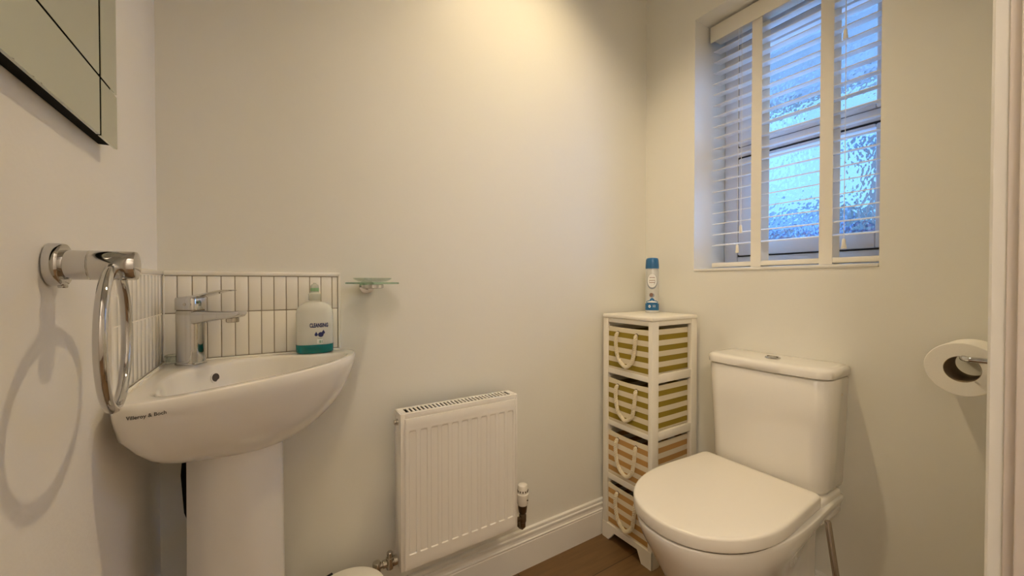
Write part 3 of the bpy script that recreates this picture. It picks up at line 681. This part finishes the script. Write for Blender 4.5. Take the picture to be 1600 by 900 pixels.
# fabric drawers
GA, GC = (0.295, 0.215, 0.028), (0.74, 0.665, 0.50)
TA = (0.50, 0.285, 0.10)
def fabric_bin(z0, z1, colr, label, sag=0.0, drift=0.0):
    bx0, bx1, by0, by1 = ux0 + 0.0155 - 0.011, ux1 - 0.009, uy0 + 0.0175, uy1 - 0.0255
    t = thing('fabric_bin', label, 'storage bin', ((bx0 + bx1) / 2, (by0 + by1) / 2, z0), 'striped fabric bins in the white storage tower')
    m = stripes('striped_cloth', GC, colr, z1 - z0, 0.0375)
    th_ = 0.003; g = G(); ny = 14
    # walls with slightly bellied sides, hollow
    def ringat(z, inset, bulge):
        P = []
        def side(p0, p1, nx_, ny_):
            for k in range(ny):
                s_ = k / ny; b_ = bulge * math.sin(PI * s_)
                P.append((p0[0] + (p1[0] - p0[0]) * s_ + nx_ * b_, p0[1] + (p1[1] - p0[1]) * s_ + ny_ * b_, z))
        x0, x1, y0, y1 = bx0 + inset, bx1 - inset, by0 + inset, by1 - inset
        side((x0, y1), (x0, y0), -1, 0); side((x0, y0), (x1, y0), 0, -1); side((x1, y0), (x1, y1), 0, 0); side((x1, y1), (x0, y1), 0, 0)
        return P
    R = [ringat(z0, 0.002, 0), ringat(z0 + 0.004, 0, 0)]
    for k in range(1, 9): R.append(ringat(z0 + (z1 - z0) * k / 8, 0, 0.0022 * math.sin(PI * k / 8)))
    top = R[-1]; R[-1] = [(x, y, z1 - sag * math.sin(PI * min(1, max(0, (by1 - y) / (by1 - by0))))) for x, y, z in top]
    R.append([(x, y, z) for (x, y, _), (_, _, z) in zip(ringat(z1, th_, 0), R[-1])])
    R.append(ringat(z0 + th_, th_, 0))
    g.loft(R)
    o = g.build('cloth_box', m, t, angle=50)
    for v in o.data.vertices: v.co.z -= z0
    o.matrix_parent_inverse = Matrix.Identity(4); o.location = (-t.location.x, -t.location.y, 0)
    # eyelets and twisted rope handle on the front
    zc = z1 - 0.023; ya, yb = by1 - 0.046, by0 + 0.052; g = G()
    for yy in (ya, yb):
        g = G(); g.torus((bx0 - 0.0005, yy, zc), 0.0062, 0.0014, (0, 1, 0), (0, 0, 1), 24, 8); disc(g, (bx0 - 0.0004, yy, zc), Vector((-1, 0, 0)), Vector((0, 1, 0)), Vector((0, 0, 1)), [(0.006, 0), (0.006, 0.0002)])
        g.build('eyelet', M['darkmetal'], t)
    depth = 0.116
    pts = [(bx0 + 0.004, ya, zc), (bx0 - 0.004, ya + 0.001, zc - 0.002), (bx0 - 0.0085, ya + 0.0035, zc - 0.018), (bx0 - 0.009, ya + 0.001, zc - 0.06), (bx0 - 0.009, ya - 0.010, zc - 0.094),
           (bx0 - 0.009, (ya + yb) / 2 + 0.012, zc - depth + 0.004), (bx0 - 0.009, (ya + yb) / 2 - 0.006 + drift, zc - depth), (bx0 - 0.009, yb + 0.013, zc - 0.094), (bx0 - 0.009, yb + 0.004, zc - 0.06), (bx0 - 0.0085, yb - 0.001, zc - 0.018), (bx0 - 0.004, yb, zc - 0.002), (bx0 + 0.004, yb, zc)]
    cl = spline(pts, 150, closed=False); g = G(); tot = 0
    rad = 0.0034
    for s_ in range(3):
        ph = 2 * PI * s_ / 3; tp_ = []; tw = 0
        for k, p_ in enumerate(cl):
            tn = (cl[min(k + 1, 149)] - cl[max(k - 1, 0)]).normalized()
            n1 = Vector((1, 0, 0)); n1 = (n1 - n1.dot(tn) * tn)
            n1 = n1.normalized() if n1.length > 0.2 else Vector((0, 0, 1)); n2 = tn.cross(n1)
            if k: tw += (cl[k] - cl[k - 1]).length / 0.024 * 2 * PI
            tp_.append(p_ + (n1 * math.cos(tw + ph) + n2 * math.sin(tw + ph)) * rad * 1.18)
        g.tube(tp_, rad, 8)
    g.build('rope_handle', M['rope'], t)
    return t
fabric_bin(0.6475, 0.8115, GA, 'striped olive and cream fabric bin, topmost in the white storage tower', 0.002)
fabric_bin(0.4495, 0.6165, GA, 'striped olive and cream fabric bin, second from the top of the storage tower', 0.004, 0.004)
fabric_bin(0.2465, 0.4165, TA, 'striped tan and cream fabric bin just below the two olive ones', 0.004, -0.003)
fabric_bin(0.0570, 0.2160, TA, 'striped tan and cream fabric bin, lowest in the tower beside the toilet', 0.004, 0.002)

# ---- air freshener can
CX, CY, CZ = 1.476, -0.100, 0.8572
cn = thing('air_freshener', 'blue-capped air freshener spray can standing on the white storage tower', 'spray can', (CX, CY, CZ))
G().lathe([(0.0225, 0), (0.0245, 0.001), (0.0250, 0.004), (0.0245, 0.006), (0.0250, 0.008), (0.0250, 0.160), (0.0238, 0.168), (0.0245, 0.172)], (CX, CY, CZ), n=48).build('can_body', M['canbody'], cn)
g = G(); g.lathe([(0.0252, 0.172), (0.0252, 0.182), (0.0235, 0.205), (0.0205, 0.2125), (0.012, 0.2145), (0.0, 0.2145)], (CX, CY, CZ), n=48, cap1=False); cap = g.build('spray_cap', M['bluecap'], cn)
cdir = math.atan2(-1.10 - CY, 0.204 - CX)    # side of the can with the printed front, turned to the room's doorway
def on_can(u_, v_, h, a0=0.0, z0=0.0, r0=0.0251):
    a = cdir + a0 + u_ / r0; r_ = r0 + 0.0002 + max(h, 0); return (CX + r_ * math.cos(a), CY + r_ * math.sin(a), CZ + z0 + v_)
def patch(g, u0, u1, v0, v1, r0, mi=0, n=16, top=None):
    v = []; f = []
    for k in range(n + 1):
        uu = u0 + (u1 - u0) * k / n; tt = v1 if top is None else v1 + top * ((2 * k / n - 1) ** 2 - 1)
        v += [on_can(uu, v0, 0, r0=r0), on_can(uu, tt, 0, r0=r0)]
    for k in range(n): f.append((2 * k, 2 * k + 2, 2 * k + 3, 2 * k + 1))
    g.add(v, f, mi)
def ell(g, cu, cv, a, b_, r0, mi=0, n=32, k0=0, k1=None):
    rings = []
    for s_ in (0.001, 0.5, 1.0): rings.append([on_can(cu + a * s_ * math.cos(2 * PI * k / n), cv + b_ * s_ * math.sin(2 * PI * k / n), 0, r0=r0) for k in range(n)])
    g.loft(rings, cap0=False, cap1=False, mi=mi)
def PR(name, m, fn):
    g = G(); fn(g); g.build(name, m, cn)
PR('blue_band', M['canblue'], lambda g: patch(g, -0.0785, 0.0785, 0.010, 0.036, 0.0251, 0, 48)); PR('blue_panel', M['canblue'], lambda g: patch(g, -0.024, 0.024, 0.030, 0.044, 0.02515, 0, 20, top=-0.006)); PR('blue_badge', M['canblue'], lambda g: ell(g, 0.0, 0.048, 0.0085, 0.010, 0.0253, 0))
PR('grey_oval', M['cangrey'], lambda g: ell(g, 0.0, 0.122, 0.021, 0.030, 0.0252)); PR('grey_spot', M['cangrey'], lambda g: ell(g, -0.001, 0.068, 0.0095, 0.009, 0.0253))
PR('white_oval', M['white'], lambda g: ell(g, 0.0, 0.125, 0.0185, 0.0265, 0.02535)); PR('white_swoosh', M['white'], lambda g: patch(g, -0.021, 0.021, 0.0405, 0.0425, 0.02535, top=-0.004)); PR('white_ring', M['white'], lambda g: ell(g, -0.0095, 0.0255, 0.0045, 0.0055, 0.0254))
g = G()
text_geo('52', 0.012, lambda u_, v_, h: on_can(u_ + 0.0075, v_ + 0.026, h, r0=0.02545), depth=0.0001, g=g)
text_geo('10%', 0.005, lambda u_, v_, h: on_can(u_, v_ + 0.048, h, r0=0.0255), depth=0.0001, g=g)
g.build('lettering', M['white'], cn)
PR('brown_spot', M['canbrown'], lambda g: ell(g, -0.003, 0.070, 0.007, 0.0075, 0.0255))
g = G()
for k, (v_, hw) in enumerate(((0.137, 0.010), (0.126, 0.011), (0.118, 0.010))): patch(g, -hw, hw, v_ - 0.0012, v_ + 0.0010, 0.0255)
g.build('printed_lines', M['canbrown'], cn)
g = G(); ell(g, -0.0095, 0.0255, 0.0018, 0.0024, 0.0256); g.build('dot_print', M['canblue'], cn)
g = G(); a = cdir + 0.62; c_ = Vector((CX + 0.0205 * math.cos(a), CY + 0.0205 * math.sin(a), CZ + 0.199)); g.box(c_.x - 0.004, c_.x + 0.004, c_.y - 0.004, c_.y + 0.004, c_.z - 0.006, c_.z + 0.006, 0.002); g.build('nozzle', M['canblue'], cap)

# ================================================================== TOILET
tl = thing('toilet', 'white close-coupled toilet with closed lid under the window', 'toilet', (1.3, -0.522, 0))
TYC = -0.523
def dshape(xf, xb, hw, z, n=26, hwb=None, e=2.15, rb=0.02, split=0.50):
    """horizontal outline: rounded front at xf, straight sides, rounded back corners at xb"""
    hwb = hwb or hw; P = []; xs = xf + (xb - xf) * split
    for k in range(n + 1):                                       # front curve from -y side round to +y side
        t = -PI / 2 + PI * k / n; c, s_ = math.cos(t), math.sin(t)
        P.append((xs - (xs - xf) * abs(c) ** (2 / e), TYC + hw * math.copysign(abs(s_) ** (2 / e), s_), z))
    for k in range(1, 6): t = k / 6; P.append((xs + (xb - rb - xs) * t, TYC + hw + (hwb - hw) * sm(t), z))
    for k in range(7): t = PI / 2 * (1 - k / 6); P.append((xb - rb + rb * math.cos(t), TYC + hwb - rb + rb * math.sin(t), z))
    for k in range(7): t = -PI / 2 * k / 6; P.append((xb - rb + rb * math.cos(t), TYC - hwb + rb + rb * math.sin(t), z))
    for k in range(1, 6): t = 1 - k / 6; P.append((xs + (xb - rb - xs) * t, TYC - hw - (hwb - hw) * sm(t), z))
    return P
g = G(); R = []
for xf, xb, hw, hwb, z, spl in [(1.105, 1.545, 0.105, 0.10, 0.0, .35), (1.095, 1.548, 0.110, 0.103, 0.012, .35), (1.100, 1.548, 0.107, 0.10, 0.03, .35), (1.095, 1.548, 0.106, 0.10, 0.10, .36),
                           (1.075, 1.548, 0.112, 0.10, 0.16, .38), (1.045, 1.548, 0.124, 0.10, 0.215, .40), (1.015, 1.549, 0.139, 0.102, 0.265, .42), (0.995, 1.550, 0.151, 0.108, 0.300, .44),
                           (0.981, 1.551, 0.160, 0.122, 0.322, .47), (0.973, 1.5525, 0.1655, 0.145, 0.336, .49), (0.966, 1.553, 0.169, 0.155, 0.350, .51), (0.9605, 1.5535, 0.1715, 0.1605, 0.366, .52), (0.9590, 1.5535, 0.1720, 0.1615, 0.3765, .52), (0.9600, 1.553, 0.1710, 0.1605, 0.3790, .52), (0.9640, 1.552, 0.1680, 0.158, 0.3798, .52), (0.98, 1.545, 0.155, 0.147, 0.3800, .52)]:
    R.append(dshape(xf, xb, hw, z, hwb=hwb, split=spl))
g.loft([[(x, y, z * (0.3892 / 0.3800)) for x, y, z in r_] for r_ in R])
g.build('pan', M['ceramic'], tl, angle=60)
# raised rear deck carrying the cistern
g = G(); R = []
def rr(x0, x1, y0, y1, r_, z, n=8):
    P = []
    for cx_, cy_, st in ((x1 - r_, y1 - r_, 0), (x0 + r_, y1 - r_, 1), (x0 + r_, y0 + r_, 2), (x1 - r_, y0 + r_, 3)):
        for k in range(n + 1): t = PI / 2 * (st + k / n); P.append((cx_ + r_ * math.cos(t), cy_ + r_ * math.sin(t), z))
    return P
for i_, z in ((0.0, 0.345), (0.0, 0.398), (0.002, 0.403), (0.008, 0.4055)): R.append(rr(1.392 + i_, 1.555 - i_, TYC - 0.156 + i_, TYC + 0.156 - i_, 0.025, z))
g.loft(R); g.build('rear_deck', M['ceramic'], tl, angle=60)
# cistern: rounded front corners, narrowing downwards
def cring(z, hw, xf, r_=0.045, i_=0.0):
    P = []; x0, x1 = xf + i_, 1.5575; y0, y1 = TYC - hw + i_, TYC + hw - i_
    for k in range(11): t = PI / 2 * (1 + k / 10); P.append((x0 + r_ + r_ * math.cos(t), y1 - r_ + r_ * math.sin(t), z))
    for k in range(1, 12): t = k / 12; P.append((x0 - 0.008 * math.sin(PI * t), y1 - r_ - (y1 - y0 - 2 * r_) * t, z))
    for k in range(11): t = PI / 2 * (2 + k / 10); P.append((x0 + r_ + r_ * math.cos(t), y0 + r_ + r_ * math.sin(t), z))
    P += [(x1 - 0.004, y0, z), (x1, y0 + 0.004, z), (x1, y1 - 0.004, z), (x1 - 0.004, y1, z)]
    return P
g = G(); g.loft([cring(0.4075, 0.146, 1.433, 0.04), cring(0.4095, 0.151, 1.427, 0.04), cring(0.420, 0.154, 1.424, 0.04), cring(0.50, 0.157, 1.421), cring(0.60, 0.1615, 1.417), cring(0.7135, 0.165, 1.414), cring(0.7160, 0.1635, 1.416), cring(0.7162, 0.158, 1.423), cring(0.7200, 0.158, 1.423)])
ci = g.build('cistern', M['ceramic'], tl, angle=60)
g = G(); g.loft([cring(0.7195, 0.1655, 1.414, 0.045), cring(0.7215, 0.1685, 1.410, 0.045), cring(0.7375, 0.1695, 1.409, 0.045), cring(0.7435, 0.1665, 1.413, 0.044), cring(0.7465, 0.159, 1.421, 0.04), cring(0.7475, 0.145, 1.436, 0.035)])
g.build('cistern_lid', M['ceramic'], tl, angle=60)
bx_, by_ = 1.487, -0.527
g = G(); g.lathe([(0.0195, 0), (0.0205, 0.001), (0.0190, 0.0030), (0.0165, 0.0036), (0.0150, 0.0030), (0.010, 0.0048), (0.0, 0.0055)], (bx_, by_, 0.7475), n=40, cap1=False); fb = g.build('flush_button', M['chrome'], tl)
g = G(); g.box(bx_ - 0.0006, bx_ + 0.0006, by_ - 0.015, by_ + 0.015, 0.750, 0.7533); g.build('button_split', M['darkmetal'], fb)
g = G(); g.lathe([(0.0035, 0.0), (0.0035, 0.0012), (0.002, 0.0015)], (1.510, TYC - 0.1645, 0.672), axis='y', n=14)
for k, v in enumerate(g.v): g.v[k] = (v[0], 2 * (TYC - 0.1645) - v[1] + 0.0008, v[2])
g.build('side_plug', M['brushed'], tl)
# seat lid: soft-edged slab wrapping over the seat
g = G(); R = []
for i_, z in ((0.004, 0.3845), (0.0012, 0.386), (0.0, 0.389), (0.0, 0.4115), (0.0010, 0.4150), (0.0030, 0.4172), (0.007, 0.4183), (0.03, 0.4190), (0.07, 0.4193), (0.12, 0.4195)):
    R.append(dshape(0.959 + i_, 1.408 - i_ * 0.6, 0.1695 - i_, z, hwb=0.160 - i_, rb=max(0.014, 0.016 + i_ * 0.1), split=0.52, n=34))
g.loft([[(x, y, z + 0.009) for x, y, z in r_] for r_ in R]); g.build('toilet_lid', M['plastic'], tl, angle=60)
g = G(); g.loft([dshape(0.970, 1.380, 0.162, 0.3890, hwb=0.156, split=0.52, n=34), dshape(0.970, 1.380, 0.162, 0.3937, hwb=0.156, split=0.52, n=34)]); g.build('seat_gap_shade', M['holedark'], tl)  # dark slab giving the shadow line between pan and lid
for yy in (TYC - 0.085, TYC + 0.085): G().lathe([(0.008, -0.014), (0.009, -0.012), (0.009, 0.012), (0.008, 0.014)], (1.396, yy, 0.397), axis='y', n=20).build('hinge', M['brushed'], tl)

# ================================================================== ROLL AND HOLDER
rxc, ryc, rzc = 1.452, -0.913, 0.797
hd = thing('toilet_roll_holder', 'chrome bent-bar toilet roll holder fixed to the window wall', 'roll holder', (W, ryc, rzc + 0.02))
g = G(); g.lathe([(0.022, -0.0005), (0.022, -0.008), (0.020, -0.010), (0.012, -0.0105)], (W, ryc - 0.002, rzc + 0.0195), axis='x', n=36); g.build('wall_rosette', M['chrome'], hd)
bz = rzc + 0.0205
g = G(); pts = spline([(W - 0.008, ryc - 0.002, bz), (1.50, ryc - 0.002, bz), (1.440, ryc - 0.002, bz), (1.4165, ryc - 0.003, bz), (1.4095, ryc - 0.010, bz), (1.408, ryc - 0.030, bz), (1.408, ryc - 0.078, bz)], 60, closed=False)
g.tube(pts, 0.0056, 14); g.build('bar', M['chrome'], hd)
g = G(); N = 72
def rring(r_, x, wob=0.0): return [(x, ryc + (r_ + wob * math.sin(3 * a) + wob * 0.6 * math.sin(5 * a + 1)) * math.cos(a), rzc - 0.0035 + (r_ + wob * math.sin(3 * a)) * math.sin(a)) for a in [2 * PI * k / N for k in range(N)]]
g.loft([rring(0.0270, 1.424), rring(0.040, 1.4235, 0.0003), rring(0.054, 1.424, 0.0008), rring(0.0555, 1.4255, 0.0008), rring(0.0555, 1.529, 0.0008), rring(0.054, 1.530, 0.0008), rring(0.0270, 1.530)], cap0=False, cap1=False)
rl = thing('toilet_roll', 'white toilet paper roll hanging on the chrome holder beside the door frame', 'toilet roll', (1.48, ryc, rzc))
g.build('paper', M['paper'], rl)
g = G(); g.loft([rring(0.0270, 1.4242), rring(0.0270, 1.5298), rring(0.0262, 1.5298), rring(0.0262, 1.4242), rring(0.0270, 1.4242)], cap0=False, cap1=False); g.build('core', M['card'], rl)

# ================================================================== TOILET BRUSH
bb = thing('brush_holder', 'steel toilet brush holder on the floor beside the toilet', 'brush holder', (1.335, -0.775, 0))
G().lathe([(0.040, 0.0), (0.044, 0.002), (0.044, 0.11), (0.042, 0.112), (0.040, 0.110), (0.040, 0.004), (0.0, 0.004)], (1.335, -0.775, 0), n=40, cap1=False).build('holder_cup', M['binsteel'], bb)
bh = thing('toilet_brush', 'toilet brush with slim chrome rod handle leaning beside the toilet', 'toilet brush', (1.335, -0.770, 0.01))
top, bot = Vector((1.344, -0.7145, 0.398)), Vector((1.336, -0.768, 0.045))
ax = (top - bot).normalized()
G().tube([bot, bot + ax * 0.10, top - ax * 0.003, top], [0.0068, 0.0068, 0.0068, 0.0055], 20).build('handle', M['chromedark'], bh)
G().tube([bot - ax * 0.035, bot - ax * 0.03, bot + ax * 0.035, bot + ax * 0.04], [0.012, 0.026, 0.026, 0.012], 20).build('brush_head', M['white'], bh)

# ================================================================== PEDAL BIN
pb = thing('pedal_bin', 'small bin with white lid on the floor between basin and radiator', 'bin', (0.352, -0.149, 0))
G().lathe([(0.078, 0.0), (0.082, 0.004), (0.082, 0.235), (0.080, 0.238)], (0.352, -0.149, 0), n=56).build('bin_body', M['binlid'], pb)
G().lathe([(0.083, 0.238), (0.0855, 0.242), (0.0855, 0.252), (0.082, 0.259), (0.070, 0.264), (0.04, 0.268), (0.0, 0.269)], (0.352, -0.149, 0), n=64, cap1=False).build('bin_lid', M['binlid'], pb)
g = G(); hd_ = Vector((-0.72, 0.69, 0)); c_ = Vector((0.352, -0.149, 0.244)) + hd_ * 0.0845
sdv = Vector((0.69, 0.72, 0)); pts = []
g.loft([[tuple(Vector((0.352, -0.149, z)) + Vector((math.cos(a), math.sin(a), 0)) * r_) for r_, z in ((0.0835, 0.235), (0.090, 0.236), (0.0905, 0.252), (0.0875, 0.2615), (0.082, 0.2605))] for a in [math.radians(106 + 6 * k) for k in range(12)]])
g.build('bin_hinge', M['black'], pb)
g = G(); g.box(0.332, 0.372, -0.262, -0.226, 0.012, 0.020, 0.003); g.build('pedal', M['black'], pb)

# ================================================================== BLIND
vb = thing('venetian_blind', 'white wooden venetian blind with cloth tapes in the window recess', 'blind', (1.66, -0.484, 1.03))
by0, by1 = -0.736, -0.234
G().box(1.637, 1.643, by0, by1, 1.888, 1.947, 0.002).build('valance', M['headrail'], vb)
G().box(1.645, 1.700, by0 + 0.004, by1 - 0.004, 1.900, 1.945, 0.002).build('headrail', M['headrail'], vb)
z = 1.855; zs_ = []
def slat(z):
    g = G(); rg = []
    n = 8
    for yy in (by0 + 0.004, by1 - 0.006):
        P = []
        for k in range(n + 1): t = k / n; P.append((1.6485 + 0.049 * t, yy, z + 0.0012 + 0.009 * t + 0.0006 * math.sin(PI * t)))
        for k in range(n + 1): t = 1 - k / n; P.append((1.6485 + 0.049 * t, yy, z - 0.0012 + 0.009 * t + 0.0004 * math.sin(PI * t)))
        rg.append(P)
    g.loft(rg); return g
NS = 19
for k in range(NS):
    zz = 1.855 - k * 0.0411; zs_.append(zz); slat(zz).build('slat', M['blind'], vb, angle=40)
G().box(1.6475, 1.6995, by0 + 0.003, by1 - 0.004, 1.0335, 1.0500, 0.003).build('bottom_rail', M['headrail'], vb)
for yc in (-0.399, -0.600):
    for xx, nm in ((1.6455, 'front'), (1.7000, 'back')):
        g = G(); rg = []
        N = 80
        for k in range(N + 1):
            z = 1.900 - (1.900 - 1.030) * k / N
            ph = (1.855 - z) / 0.0411 * 2 * PI
            x = xx + 0.0004 * math.cos(ph)
            rg.append([(x, yc - 0.0168, z), (x, yc + 0.0168, z), (x + 0.0006, yc + 0.0168, z), (x + 0.0006, yc - 0.0168, z)])
        g.loft(rg); g.build('ladder_tape', M['tape'], vb, angle=60)
def cord(y, zbot, x=1.641, tass=True, xoff=0):
    g = G(); g.tube([(x, y, 1.89), (x - 0.001, y - 0.001, (1.89 + zbot) / 2), (x, y, zbot)], 0.0009, 8); g.build('lift_cord', M['cord'], vb)
    g = G(); g.lathe([(0.0022, 0.030), (0.0042, 0.027), (0.0052, 0.012), (0.0068, 0.002), (0.0062, 0.0)], (x, y, zbot - 0.026), n=20); g.build('tassel', M['headrail'], vb)
cord(-0.3385, 1.108); cord(-0.3505, 1.178); cord(-0.645, 1.715); cord(-0.6465, 1.100, x=1.6402)
